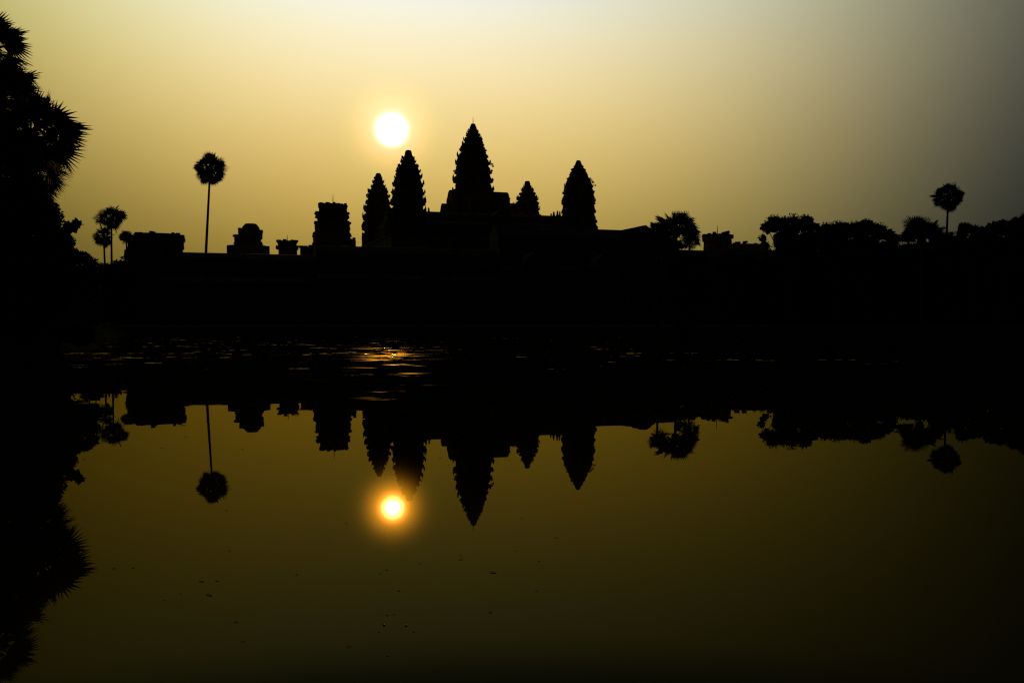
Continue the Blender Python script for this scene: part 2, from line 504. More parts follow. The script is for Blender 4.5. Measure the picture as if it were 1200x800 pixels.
# central tower, the tallest
t_c = [(145, 2.8), (153, 5.2), (155, 7.4), (159, 8.6), (163, 10.8), (167, 11.6), (171, 14.2), (176, 15.8), (181, 17.6), (187, 18.6), (191, 20), (199, 21.8), (206, 22.6), (214, 23.2), (224, 23.8), (240, 24)]
root, c = make_tower(554.4, 266, 'tallest central temple tower, its tip carrying a thin lightning rod', t_c,
                     [151.5, 155.5, 160, 165.5, 171.5, 178, 186, 195, 205, 215.5, 227],
                     [(144.9, .6), (145.4, 2.3), (148, 3.4), (151.5, 4.6), (153.0, 5.0)], 11)
rod(root, 554.4, 137.5, 145.2, 266, .085)
zt = at(554, 224, 266).z
for d, L, top in ((SOUTH, 5.2, zt), (-SOUTH, 2.0, zt), (WEST, 3.0, zt-.6), (-WEST, 3.0, zt-.6)):
    porch(root, c, d, L, 6.4, TERR, top-2.4, top, 4.9)
    if d is -SOUTH or d == -SOUTH:
        porch(root, c, d, 2.2, 4.6, TERR, zt-6.2, zt-3.9, 6.95)

# north-west (front left of the five)
t_nw = [(176, 3.6), (182, 4.5), (184.6, 7.2), (188, 8.6), (192, 10), (196, 12.6), (202, 15), (207, 15.9), (211.4, 17.2), (218, 18.2), (225, 19.5), (235, 20), (245, 20.2), (262, 20.6)]
root, c = make_tower(478.6, 240, 'broad second tallest tower just below and right of the sun', t_nw,
                     [182.5, 186.5, 191, 196.5, 203.5, 211.5, 220.5, 230.5, 241.5, 253],
                     [(176.0, 1.6), (176.7, 3.3), (179, 4.0), (182.5, 4.6), (184, 4.8)], 12)
zt = at(478, 247, 240).z
for d in (SOUTH, -SOUTH, WEST, -WEST): porch(root, c, d, 1.8, 4.6, TERR, zt-2.6, zt-.4, 4.1)

# north-east (far left)
t_ne = [(203, 2.6), (208, 4.2), (213, 6.6), (219, 8.6), (222, 11), (227, 13), (235, 14.6), (241.5, 16), (250, 17.4), (261, 18.7), (277, 19.6), (289, 19.6)]
root, c = make_tower(443.4, 276, 'leftmost of the pointed temple towers, slender and close beside the broad one', t_ne,
                     [207, 210.8, 215, 220, 226, 233, 241, 250, 260, 271, 280],
                     [(203.0, 1.6), (203.4, 2.5), (205.5, 3.4), (208, 4.2)], 13)
pm = MB()
for dx in (-17.6, -12.4):
    p = at(443.4+dx, 285, 275.6); pm.box((p.x, p.y), .8, .8, TERR+.01, TERR+1.7, 0)
p = at(443.4-15, 285, 275.6); pm.box((p.x, p.y), 2.2, 1.0, TERR+1.72, TERR+2.9, 0)
pm.build('porch', STONE_DARK, root)

# south-east (small, far, right of centre)
t_se = [(212, 2.8), (217, 3.6), (221, 7.0), (225, 8), (229, 10.2), (234, 12.8), (240, 13.6), (244, 14.4), (251, 15.4), (262, 16)]
root, c = make_tower(618, 292, 'smallest temple tower, between the tallest one and the rightmost one', t_se,
                     [216.5, 220, 224.2, 229, 234.5, 241, 248, 256, 265],
                     [(212.2, 1.6), (212.7, 2.7), (214.8, 3.3), (217, 3.8)], 14)

# south-west (right, worn smooth)
t_sw = [(188, 2.3), (193, 4.2), (197, 6.6), (199, 8.8), (204, 10.4), (207, 12.4), (212, 14.6), (218, 16.4), (222, 18), (232, 19.2), (245, 19.8), (250, 20.2), (260, 21.4), (270, 22.4), (275, 22.6)]
root, c = make_tower(677.8, 254, 'rightmost temple tower with worn sides and a bush sprouting near its top', t_sw,
                     [192.5, 196.3, 200.6, 205.8, 212, 220, 229.5, 240, 251, 262, 271],
                     [(188.0, 1.4), (188.5, 2.3), (190.5, 3.2), (193.5, 4.3)], 15, worn=.04, ante=.5)

# the stepped pyramid under the towers, with its galleries
NW, SW, NE, SE = (at(x, 300, d) for x, d in ((478.6, 240), (677.8, 254), (443.4, 276), (618, 292)))
ctr = (NW+SW+NE+SE)/4
root = empty('temple_pyramid', (ctr.x, ctr.y, GROUND_Z), 'stepped temple pyramid with roofed galleries joining the pointed towers', 'temple')
wx, wy = (SW-NW).length, (NE-NW).length
for i in range(3):
    m = MB(); e = (16.0, 13.0, 10.5)[i]; e2 = (14.5, 12.0, 10.5)[i]
    z0 = GROUND_Z - .3 + (TERR-GROUND_Z+.3)*(0, .38, .7)[i]; z1 = GROUND_Z - .3 + (TERR-GROUND_Z+.3)*(.38, .7, 1)[i]
    m.box((ctr.x, ctr.y), wx+e, wy+e, z0, z0+.4*(z1-z0), YAW, .995)
    m.box((ctr.x, ctr.y), wx+e2-.6, wy+e2-.6, z0+.4*(z1-z0), z1-.5, YAW)
    m.box((ctr.x, ctr.y), wx+e2, wy+e2, z1-.5, z1, YAW)
    m.build('terrace', STONE_DARK, root)


def vault(hw, z0, zw, zt):
    return [(-hw, z0), (hw, z0), (hw, zw), (hw*1.1, zw+.08), (hw*1.1, zw+.4), (hw*.92, zw+.5), (hw*.72, zw+(zt-zw)*.7), (hw*.3, zt-.08), (0, zt),
            (-hw*.3, zt-.08), (-hw*.72, zw+(zt-zw)*.7), (-hw*.92, zw+.5), (-hw*1.1, zw+.4), (-hw*1.1, zw+.08), (-hw, zw)]


def gallery_run(root, a, b, z0, ztop, hw=2.2, pillars=True, step=3.4, name='gallery', roof_share=.42):
    """solid wall and vaulted roof with a pillared half aisle on the pond side"""
    zw = ztop-(ztop-z0)*roof_share
    m = MB(); m.prism(a, b, [(-hw, z0), (hw, z0), (hw, zw), (-hw, zw)]); wl = m.build('wall', STONE_DARK, root)
    m = MB(); m.prism(a, b, [(o, z) for o, z in vault(hw, zw+.004, zw+.06, ztop)]); m.build('roof', STONE, root)
    d = (Vector((b[0], b[1], 0))-Vector((a[0], a[1], 0))); L = d.length; d.normalize(); nn = Vector((d.y, -d.x, 0))
    if pillars:
        m = MB(); ah = z0+(zw-z0)*.72
        m.prism(a, b, [(hw+.004, ah), (hw+2.0, ah), (hw+2.0, ah+.3), (hw+1.6, ah+.7), (hw+.9, ah+1.0), (hw+.004, ah+1.15)])
        m.build('aisle_roof', STONE, root)
        k = max(2, int(L/step)); first = None
        for i in range(k+1):
            p = Vector((a[0], a[1], 0)) + d*(L*i/k) + nn*(hw+1.65)
            if first is None:
                pm = MB(); yaw = math.atan2(d.y, d.x)
                pm.box((p.x, p.y), .55, .55, z0+.01, ah-.3, yaw); pm.box((p.x, p.y), .8, .8, ah-.295, ah-.005, yaw)
                first = pm.build('pillar', STONE, root); p0 = p
            else:
                q = first.copy(); col.objects.link(q); q.parent = root; q.location = p-p0
    return wl


zg = at(508, 249, 244).z
gallery_run(root, NW+SOUTH*4, SW-SOUTH*4, TERR, zg, 2.0)
gallery_run(root, NE+SOUTH*4, SE-SOUTH*4, TERR, zg+.3, 2.0, False)
gallery_run(root, NW-WEST*4, NE+WEST*4, TERR, zg-.4, 2.0, False)
gallery_run(root, SW-WEST*4, SE+WEST*4, TERR, zg+.2, 2.0, False)
# gate porch in the middle of each side and the little spires standing on the gallery roofs
mid = (NW+SW)/2
porch(root, mid, WEST, 4.0, 5.0, TERR, zg-1.6, zg+.4, 2.1)


def spire(root, px, py, hw, depth, zbase):
    m = MB(); p = at(px, py, depth); k = m_per_px(depth); r = hw*k
    rs = []
    H = p.z-zbase
    for t, f in ((0, 1.15), (.15, 1.15), (.18, .9), (.55, 1.0), (.6, 1.15), (.7, .75), (.82, .62), (.84, .75), (1.0, .14)):
        rs.append([(p.x+math.cos(a*math.pi/4+YAW+.39)*r*f, p.y+math.sin(a*math.pi/4+YAW+.39)*r*f, zbase+H*t) for a in range(8)])
    m.rings(rs); m.build('spire', STONE, root)


for px, py, hw, d in ((502.4, 242.8, 1.6, 243), (517.7, 239.6, 1.9, 262), (524.6, 231, 2.4, 262), (601.5, 236.5, 2.0, 276), (605.8, 236.0, 1.2, 276),
                      (649, 247.6, 1.8, 252), (653.2, 246.6, 1.6, 252), (656, 247.0, 1.4, 252), (645.8, 249.6, 1.4, 252)):
    spire(root, px, py, hw, d, zg-2.0)
m = MB()
p = at(595, 240, 277); q = at(608, 240, 277); m.box(((p.x+q.x)/2, 277), 3.4, 2.2, TERR, at(600, 238.8, 277).z, YAW)
m.build('roof_block', STONE, root)

# ------------------------------------------------------------------ the lower galleries and ruined pavilions in front
L0, L1 = Vector((-60, 157, 0)), Vector((34, 190, 0))
line = lambda t: L0 + (L1-L0)*t


def hall(name, label, t0, t1, ztop, hw=2.6, cat='gallery', roof_share=.36, pillars=True, group=None):
    a, b = line(t0), line(t1)
    r_ = empty(name, ((a.x+b.x)/2, (a.y+b.y)/2, GROUND_Z), label, cat, group)
    m = MB(); m.prism(a, b, [(-hw-2.5, GROUND_Z-.2), (hw+4, GROUND_Z-.2), (hw+4, GROUND_Z+1.2), (hw+3.4, GROUND_Z+1.3), (hw+3.4, GROUND_Z+2.2), (-hw-2.5, GROUND_Z+2.2)])
    m.build('plinth', STONE_DARK, r_)
    gallery_run(r_, a, b, GROUND_Z+2.204, ztop, hw, pillars, 4.2, roof_share=roof_share)
    return r_


hall('temple_gallery', 'low plain gallery roofline running left from the cut-off tower past the tall palm', -.02, .262, 13.15)
hall('temple_gallery', 'gallery roofline at the feet of the pointed towers, left of the wide gatehouse', .264, .60, 14.9)
gate = hall('temple_gatehouse', 'wide gatehouse with a level roof and one raised gable, right of the rightmost tower', .602, .985, 19.5, 3.4, 'gatehouse')
# the raised gable, a vaulted nave running out to the front
mp = line(.885)
k = 188/F
apex = at(754.5, 265.2, 183)
prof_px = [(729, 300), (768, 300), (768, 272), (764.5, 270.2), (758.6, 267.2), (755.5, 265.1), (751.5, 265.6), (745.0, 267.5), (737.5, 269.4), (729, 270.6)]
m = MB(); base_pt = at(754.5, 300, 186)
vs = []
for dd in (0, 9.0):
    for px, py in prof_px:
        p = at(px, py, 186)
        off = SOUTH*((p.x-base_pt.x)*1.0) - WEST*dd
        z = p.z if py < 290 else 16.0
        vs.append((base_pt.x+off.x, base_pt.y-2.2+off.y, z))
kk = len(prof_px)
m.add(vs, [tuple(range(kk)), tuple(range(2*kk-1, kk-1, -1))] + [(i, i+kk, (i+1) % kk+kk, (i+1) % kk) for i in range(kk)])
m.build('gable', STONE, gate)
for t in (.66, .80, .93):
    porch(gate, line(t), WEST, 5.0, 6.0, GROUND_Z+2.2, 11.0, 14.0, 3.45)
# end wall stepping down on the right of the gatehouse
a, b = line(.987), line(1.35)
r_ = empty('temple_wall', ((a.x+b.x)/2, (a.y+b.y)/2, GROUND_Z), 'low wall seen between the fan palm cluster and the square ruin on the right', 'wall')
m = MB(); m.prism(a, b, [(-1.5, GROUND_Z-.2), (1.8, GROUND_Z-.2), (1.8, 14.6), (1.2, 15.1), (.5, 15.9), (-.5, 15.9), (-1.2, 15.1), (-1.5, 14.6)]); m.build('wall', STONE_DARK, r_)


def ruin(label, cx, depth, slabs, name='ruined_tower', cat='ruin', seed=1, mat=STONE, dep_scale=1.0, rodpx=None, worn=.02, z0=GROUND_Z-.2):
    """stack of courses: (y_top, y_bot, left px, right px), each a redented block; each course is a part"""
    rnd = random.Random(seed); k = m_per_px(depth)
    c = at(cx, 300, depth); r_ = empty(name, (c.x, c.y, GROUND_Z), label, cat)
    for i, (yt, yb, xl, xr) in enumerate(slabs):
        zt = at(cx, yt, depth).z; zb = z0 if yb is None else at(cx, yb, depth).z
        xc = at((xl+xr)/2, 300, depth).x; hw = (xr-xl)/2*k/1.07
        m = MB(); rs = []
        h = zt-zb
        prof = ((0, .97), (.5, .955), (.62, .97), (.7, 1.0), (.92, 1.0), (1.0, .985)) if h < 6 else ((0, 1.02), (.1, 1.02), (.12, .97), (.8, .95), (.9, 1.0), (1.0, .98))
        for t, f in prof:
            rs.append([(xc+(x*math.cos(YAW)-y*math.sin(YAW))*hw*f*(1+rnd.uniform(-worn, worn)), depth+(x*math.sin(YAW)+y*math.cos(YAW))*hw*f*dep_scale,
                        zb+h*t+rnd.uniform(-1, 1)*worn*3*(1 if t == 1 else .3)) for x, y in PLAN])
        m.rings(rs); o = m.build('course', mat, r_)
        # loose blocks left on the ledge
        if 1:
            for _ in range(10 if i else 12):
                m2 = MB()
                a_ = rnd.uniform(0, 2*math.pi); s_ = rnd.uniform(.25, .55)
                m2.box((xc+math.cos(a_)*hw*.9, depth+math.sin(a_)*hw*.9*dep_scale), s_*1.5, s_, zt-.14, zt+s_*rnd.uniform(.15, .9), rnd.uniform(0, 3))
                m2.build('loose_stone', mat, r_)
    if rodpx: rod(r_, *rodpx, depth, .075)
    return r_, c


# square pavilion, far left
pv, c = ruin('flat-topped square pavilion with a jutting cornice, left of the tall lone palm', 181, 158,
             [(275.2, 277.6, 157, 216.5), (277.6, 290.5, 150, 217.4), (290.5, 294, 149, 215.6), (294, None, 146.5, 214.5)], 'stone_pavilion', 'pavilion', 3, worn=.013)
m = MB(); p = at(179.5, 274.4, 158); m.box((p.x, p.y), 1.3, 1.0, p.z-.6, p.z+.18, YAW, .6); m.build('ridge_stone', STONE, pv)
# stepped ruin with a rounded cap
st, c = ruin('stepped ruin with a rounded cap, just right of the tall lone palm', 292.5, 180,
             [(269.5, 280, 278.8, 308.6), (280, 285.5, 279.5, 306.5), (276.8, 285.6, 274.4, 281), (285.5, 293, 273.8, 308.5), (288.5, None, 265, 316.5)], seed=5, worn=.022)
m = MB(); k = m_per_px(180); rs = []
for y, r in ((270, 10.6), (267.5, 10.2), (265.5, 9.2), (263.6, 7.6), (262.3, 6.4), (262.0, 3)):
    p = at(293.8, y, 180)
    rs.append([(p.x+math.cos(a*math.pi/8)*r*k*(1+.05*(a % 3-1)), p.y+math.sin(a*math.pi/8)*r*k, p.z) for a in range(16)])
m.rings(rs); m.build('cap', STONE, st)
# flared block with a rod
fl, c = ruin('small flat ruin with a flaring top and a thin rod, left of the cut-off tower', 336.5, 188,
             [(282.8, 284.6, 323.8, 349.2), (284.6, 289.2, 325.2, 348.2), (289.2, 292.4, 322.6, 350.4), (292.4, None, 326, 348.6), (289.8, None, 351.5, 366)], seed=6, rodpx=(336.6, 275.3, 283), worn=.02)
# truncated tower with rod
tr, c = ruin('thick cut-off tower with a flat top and a thin rod, left of the pointed towers', 390, 200,
             [(240.0, 248.8, 372.6, 407.6), (248.8, 255.6, 368.6, 410.2), (255.6, 259.8, 371.4, 408.6), (259.8, 268.8, 367.6, 411.6), (268.8, 273.2, 369, 411), (273.2, 287, 366, 412.2), (281.2, None, 403, 417.2), (287, None, 364, 413.4)],
             seed=7, rodpx=(390.2, 227.8, 241), worn=.03)
# square ruin on the right with a rod
rr, c = ruin('low square ruin with a rod and a stub on its roof, near the right-hand trees', 840.5, 205,
             [(275.2, 283.2, 822.4, 857.6), (276.6, 279.8, 848, 859.6), (283.2, None, 824.5, 857.4), (272.9, 275.6, 846.8, 853.8)], seed=8, rodpx=(840.7, 264, 275.4), worn=.016)
wr, c = ruin('broken low wall with lumpy stones between the square ruin and the right-hand trees', 874, 205,
             [(286, None, 850, 900), (285, 287, 862, 866), (283.8, 287, 871, 874.6)], name='broken_wall', cat='wall', seed=9, worn=.01, dep_scale=.3)


# ------------------------------------------------------------------ palms
def fan_quads(hub, d, nrm_, r, segs, spread, rnd, droop=.12, split=.58):
    """pleated fan blade: one folded kite per segment, joined towards the hub, free pointed tips"""
    d = d.normalized(); side = d.cross(nrm_).normalized(); nn = side.cross(d)
    Q = []
    for i in range(segs):
        a = (i+.5)/segs*2-1
        ang = a*spread
        da = spread/segs*1.04
        rr_ = r*(1-.22*abs(a)**2)*rnd.uniform(.9, 1.06)
        dirv = d*math.cos(ang)+side*math.sin(ang)
        mid = rr_*split
        lift = .06*r*(1 if i % 2 else -1)
        def pt(an, rad, up): return hub + (d*math.cos(an)+side*math.sin(an))*rad + nn*up
        tip = hub + dirv*rr_ + nn*(-droop*r*rnd.uniform(.3, 1.5)) + Vector((0, 0, -droop*r*.6*rnd.random()))
        Q.append((hub, pt(ang-da, mid, -.03*r), tip, pt(ang+da, mid, .03*r)))
    return Q


def strip_quads(a, b, w0, w1):
    d = (b-a).normalized(); s1_ = d.orthogonal().normalized(); s2_ = d.cross(s1_)
    Q = []
    for s_ in (s1_, s2_):
        Q.append((a-s_*w0, a+s_*w0, b+s_*w1, b-s_*w1))
    return Q


def palm(label, foot_px, crown_px, depth, r_px, nf, seed, trunk_r=.2, blade=.5, low=-55, segs=22, fronds_as_parts=False, squash=(1, 1, 1), group=None,
         bend=0.0, dead=True, ground=GROUND_Z, name='sugar_palm', spread=2.4, ragged=.86, split=.58, lump=.13):
    rnd = random.Random(seed)
    c = at(*crown_px, depth); f = at(foot_px, 374, depth)
    Rm = r_px*m_per_px(depth)
    root = empty(name, (f.x, f.y, ground), label, 'palm', group)
    m = MB(); pts = []; rad = []
    base = Vector((f.x, f.y, ground-.3))
    for i in range(13):
        t = i/12
        p = base.lerp(c, t) + Vector((bend*math.sin(t*math.pi), 0, 0))
        pts.append(p); rad.append(trunk_r*(1.35-.6*t if t > .08 else 1.9-6.5*t) * (1+.02*rnd.uniform(-1, 1)))
    m.tube(pts, rad, 10); m.build('trunk', BARK, root)
    allq = []
    for i in range(nf):
        u = (i+.5)/nf
        el = math.asin(math.sin(R(low)) + (1-math.sin(R(low)))*u)
        az = i*2.39996+rnd.uniform(-.3, .3)
        d = Vector((math.cos(az)*math.cos(el)*squash[0], math.sin(az)*math.cos(el)*squash[1], math.sin(el)*squash[2]))
        dl = d.length; d.normalize()
        rr_ = Rm*dl*rnd.uniform(ragged, 1.04)
        rr_ *= 1 + lump*math.sin(3*az+seed*1.7)*math.cos(2.3*el+seed) + lump*.7*math.sin(2*az+4*el+seed*.6)
        br = rr_*blade; pl = rr_-br
        hub = c + d*pl + Vector((0, 0, -.05*pl))
        up = Vector((0, 0, 1)) if abs(d.z) < .9 else Vector((math.cos(az+1), math.sin(az+1), 0))
        sidev = d.cross(up).normalized(); nn = sidev.cross(d)
        tw = rnd.uniform(-1.2, 1.2)
        nn = nn*math.cos(tw)+sidev*math.sin(tw)
        q = fan_quads(hub, d, nn, br, segs, spread*rnd.uniform(.8, 1.0), rnd, split=split) + strip_quads(c+d*.12, hub, .05, .03)
        if fronds_as_parts:
            quad_mesh('frond', np.array([[tuple(p) for p in k_] for k_ in q]), LEAF, root)
        else: allq += q
    # the hearts of old leaf bases at the top of the stem
    hm = MB(); hr = Rm*.17
    hm.tube([c-Vector((0, 0, hr*1.6)), c-Vector((0, 0, hr*.4)), c+Vector((0, 0, hr*.8))], [hr*.6, hr, hr*.3], 9)
    hm.build('leaf_bases', BARK, root)
    if not fronds_as_parts:
        quad_mesh('crown', np.array([[tuple(p) for p in k_] for k_ in allq]), LEAF, root)
    return root


GP = 'sugar palms'
palm('tall lone sugar palm, round crown on a bare slender trunk, left of the temple', 237.0, (246.3, 197.5), 172, 20.5, 96, 21, .235, .42, -80, 26, bend=0.0, ragged=.88, group=GP)
palm('taller of the twin palms beside the square pavilion, its crown uneven', 131.2, (130.5, 255), 234, 18.5, 54, 22, .26, .5, -72, 14, squash=(.95, .95, 1.05), ragged=.62, lump=.17, group=GP)
palm('shorter of the twin palms beside the square pavilion, leaning slightly', 125.5, (121.5, 275.5), 234, 15, 40, 23, .26, .5, -72, 14, squash=(.9, 1, 1.15), ragged=.62, lump=.17, group=GP)
palm('round palm tuft showing above the left edge of the square pavilion', 150, (148, 277.5), 175, 11, 36, 24, .18, .55, -60, 14, ragged=.6, group=GP)
palm('palm standing high above the right-hand trees, crown round on a short visible trunk', 1109.5, (1111.5, 230), 172, 19, 80, 25, .22, .42, -80, 24, bend=-.3, ragged=.8, group=GP)
palm('wide dark fan palm below and left of the high palm on the right', 1081, (1080, 279), 110, 31, 84, 26, .2, .40, -4, 20, fronds_as_parts=True, group=GP, squash=(1.04, 1, .92), ragged=.72, lump=.12)
# the open crowned cluster right of the temple: a taller and a lower head
palm('spiky fan palm with open fronds just right of the temple gatehouse', 795, (792, 271), 95, 29.5, 56, 27, .19, .46, -20, 22, fronds_as_parts=True, group=GP, squash=(1.06, 1, .95), ragged=.78, lump=.1)
palm('low spiky palm with short fronds below the open fan palm by the gatehouse', 809, (808, 282), 97, 17.5, 26, 28, .17, .5, -60, 22, fronds_as_parts=True, group=GP, ragged=.7)
palm('small fan palm head poking up on the left of the open fan palm', 771, (771, 272), 96, 14.5, 20, 29, .15, .52, -30, 22, fronds_as_parts=True, group=GP, ragged=.7)
# near the left bank
palm('large palm leaning in from the left edge, its fans spread widest', 20, (36, 160), 50, 67, 66, 31, .24, .5, -80, 26, fronds_as_parts=True, group='palms on the left bank', split=.5, spread=2.0, ragged=.72)
palm('palm at the left edge whose fronds reach nearest the top corner', -34, (-22, 59), 52, 64, 56, 32, .24, .5, -65, 26, fronds_as_parts=True, group='palms on the left bank', split=.5, spread=2.0, ragged=.72)
palm('dense palm on the left edge, between the topmost palm and the wide leaning palm', -12, (0, 114), 54, 52, 54, 33, .24, .5, -70, 26, fronds_as_parts=True, group='palms on the left bank', split=.5, spread=2.0)
palm('lowest palm on the left edge, its crown half sunk in the leafy tree', 6, (28, 196), 53, 54, 60, 34, .24, .5, -70, 26, fronds_as_parts=True, group='palms on the left bank', split=.5, spread=2.0)


# ------------------------------------------------------------------ broadleaf trees
def leaf_cloud(blobs, depth, leaf, density, seed, flat_depth=1.0, out_bias=.5, aspect=.5, fill=True):
    """blobs (px, py, r px[, d offset m]) at a depth -> (n,4,3) leaf quads spread through their volumes"""
    rs = np.random.RandomState(seed); k = m_per_px(depth); Q = []
    for b in blobs:
        c = np.array(at(b[0], b[1], depth)); r = b[2]*k
        if len(b) > 3: c[1] += b[3]
        nq = int(max(60, 2.3*density*(r/leaf)**2))
        d = rs.normal(size=(nq, 3)); d /= np.linalg.norm(d, axis=1)[:, None]
        # uneven outline: radius modulated by a few random bumps
        bump = np.zeros(nq)
        for _ in range(7):
            v = rs.normal(size=3); v /= np.linalg.norm(v)
            bump += np.exp(-(1-d@v)/.12)*rs.uniform(-.28, .26)
        rad = r*(1+bump)*rs.uniform(0.25, 1, nq)**.45
        p = c + d*rad[:, None]*np.array([1, flat_depth, .92])
        ax = d*out_bias + rs.normal(size=(nq, 3))*.6 + np.array([0, 0, .1]); ax /= np.linalg.norm(ax, axis=1)[:, None]
        sd_ = np.cross(ax, rs.normal(size=(nq, 3))); sd_ /= np.linalg.norm(sd_, axis=1)[:, None]
        L = leaf*rs.uniform(.6, 1.4, nq)[:, None]; W = L*aspect
        Q.append(np.stack([p-ax*L*.5, p+sd_*W*.5, p+ax*L*.5, p-sd_*W*.5], 1))
        if fill:
            nf = int(nq*.22); sel = rs.choice(nq, nf, replace=False)
            pf = c + (p[sel]-c)*.72
            a2 = rs.normal(size=(nf, 3)); a2 /= np.linalg.norm(a2, axis=1)[:, None]
            s2_ = np.cross(a2, rs.normal(size=(nf, 3))); s2_ /= np.linalg.norm(s2_, axis=1)[:, None]
            L2 = leaf*3.2*rs.uniform(.7, 1.3, nf)[:, None]
            Q.append(np.stack([pf-a2*L2*.5, pf+s2_*L2*.4, pf+a2*L2*.5, pf-s2_*L2*.4], 1))
    return np.concatenate(Q)


def tree(label, depth, foot_px, blobs, seed, leaf=.3, density=9, trunk_r=.3, name='broadleaf_tree', cat='tree', group=None, mat=FOLIAGE, ground=GROUND_Z, **kw):
    f = at(foot_px, 374, depth); rnd = random.Random(seed)
    root = empty(name, (f.x, f.y, ground), label, cat, group)
    m = MB()
    top = at(*max(blobs, key=lambda b: b[2])[:2], depth)
    base = Vector((f.x, f.y, ground-.3))
    fork = base.lerp(top, .55) + Vector((rnd.uniform(-.3, .3), 0, 0))
    m.tube([base, base.lerp(fork, .5)+Vector((rnd.uniform(-.2, .2), 0, 0)), fork], [trunk_r*1.4, trunk_r, trunk_r*.85], 9)
    for b in blobs:
        c = at(b[0], b[1], depth)
        if len(b) > 3: c.y += b[3]
        if c.z < fork.z - 1: continue
        m.tube([fork, fork.lerp(c, .5)+Vector((rnd.uniform(-.3, .3), rnd.uniform(-.3, .3), .3)), c], [trunk_r*.6, trunk_r*.35, trunk_r*.12], 6)
    m.build('trunk', BARK, root)
    quad_mesh('crown', leaf_cloud(blobs, depth, leaf, density, seed, **kw), mat, root)
    return root


GT = 'trees along the right bank'
tree('dark leafy tree with small gaps on its left side, right of the low square ruin', 129, 930,
     [(925, 266, 17), (908, 262, 12), (943, 263, 14), (899, 267, 8), (893, 279, 5), (897, 287, 5), (925, 288, 20), (945, 285, 18), (955, 268, 9), (915, 280, 10)], 41, .34, 9, group=GT, out_bias=1.0, aspect=.35)
tree('low rounded tree of even height, right beside the gap-sided tree', 129, 980,
     [(969, 270, 11), (981, 270, 13), (990, 270, 11), (975, 290, 20), (962, 282, 12)], 42, .32, 9, group=GT, out_bias=1.0, aspect=.35)
tree('spiky topped dark tree left of the wide fan palm on the right', 129, 1015,
     [(1003, 270, 12), (1015, 268, 13), (1029, 271, 12), (1012, 290, 22), (1041, 276, 9), (1047, 281, 8), (1040, 295, 18)], 43, .32, 9, group=GT, out_bias=1.1, aspect=.3)
tree('small dark tree under the high palm on the right, lower than its neighbours', 125, 1118,
     [(1112, 279, 9), (1120, 284, 9), (1100, 286, 10), (1112, 296, 14)], 44, .3, 9, group=GT, out_bias=.9, aspect=.35)
tree('dark tree with two knobs on top, right of the high palm', 122, 1140,
     [(1131, 268, 8.5), (1127, 275, 8), (1145, 271, 9), (1140, 288, 17), (1155, 276, 10)], 45, .3, 9, group=GT, out_bias=.9, aspect=.35)
tree('broad dark tree near the right edge, taller than the two-knobbed tree', 118, 1172,
     [(1165, 268, 10), (1178, 268, 13), (1160, 285, 15), (1180, 290, 20)], 46, .3, 9, group=GT, out_bias=.9, aspect=.35)
tree('highest of the dark trees, cut off by the right edge', 112, 1205,
     [(1196, 265, 14), (1212, 260, 17), (1190, 275, 10), (1225, 275, 18), (1205, 290, 22)], 47, .3, 9, group=GT, out_bias=.9, aspect=.35)
GL = 'trees on the left bank'
tree('bulky broadleaf tree below the palms at the left edge, one twig jutting right', 48, 40,
     [(46, 246, 26), (52, 264, 25), (30, 226, 30), (22, 250, 40), (62, 284, 24), (78, 268, 7), (86, 265, 5.5), (91, 262, 4), (76, 285, 13), (40, 310, 45), (5, 300, 50), (80, 300, 14)], 51, .17, 10, .3, group=GL, mat=FOLIAGE_DARK, out_bias=.6, aspect=.55)
tree('low spreading bush tree right of the bulky tree, sloping down to the pond', 48, 88,
     [(88, 302, 11), (98, 303, 9), (107, 308, 8), (90, 325, 22), (103, 340, 16), (70, 340, 30), (105, 365, 14), (95, 390, 18), (60, 380, 34), (25, 370, 48), (-10, 365, 50), (108, 322, 9)], 52, .15, 9, .2, group=GL, mat=FOLIAGE_DARK, out_bias=.6, aspect=.55)


tree('low bush at the foot of the open fan palm, hiding its trunk', 94, 795,
     [(788, 305, 12), (800, 303, 12), (812, 304, 12), (823, 308, 11), (795, 325, 18), (812, 328, 18), (825, 330, 14), (800, 350, 22), (820, 355, 20), (804, 375, 20)], 48, .28, 8, .12, name='bush', cat='bush', mat=FOLIAGE_DARK)


def sprig(label, px, py, depth, blobs, seed, leaf=.28):
    p = at(px, py, depth); root = empty('wild_shrub', p, label, 'shrub')
    m = MB()
    for b in blobs:
        c = at(b[0], b[1], depth); m.tube([p, p.lerp(c, .5)+Vector((0, 0, .15)), c], [.09, .06, .03], 5)
    m.build('stem', BARK, root)
    quad_mesh('leaves', leaf_cloud(blobs, depth, leaf, 5, seed, fill=False, out_bias=.8, aspect=.5), FOLIAGE, root)


sprig('wild shrub growing out of the right side of the rightmost tower', 691, 216, 250.5, [(692.6, 211.5, 2.0), (695, 213.5, 1.6), (694, 218, 1.6), (697.6, 217.3, .9), (692, 216.5, 2.0)], 61)
sprig('tiny shrub clinging to the right side of the tallest central tower', 575, 194, 262, [(576.5, 192.5, 1.6), (577.6, 195, 1.2)], 62)
sprig('tiny shrub clinging near the top left of the broad tower under the sun', 472, 186, 236.5, [(471.2, 184, 1.3), (470.6, 186.6, .9)], 63)

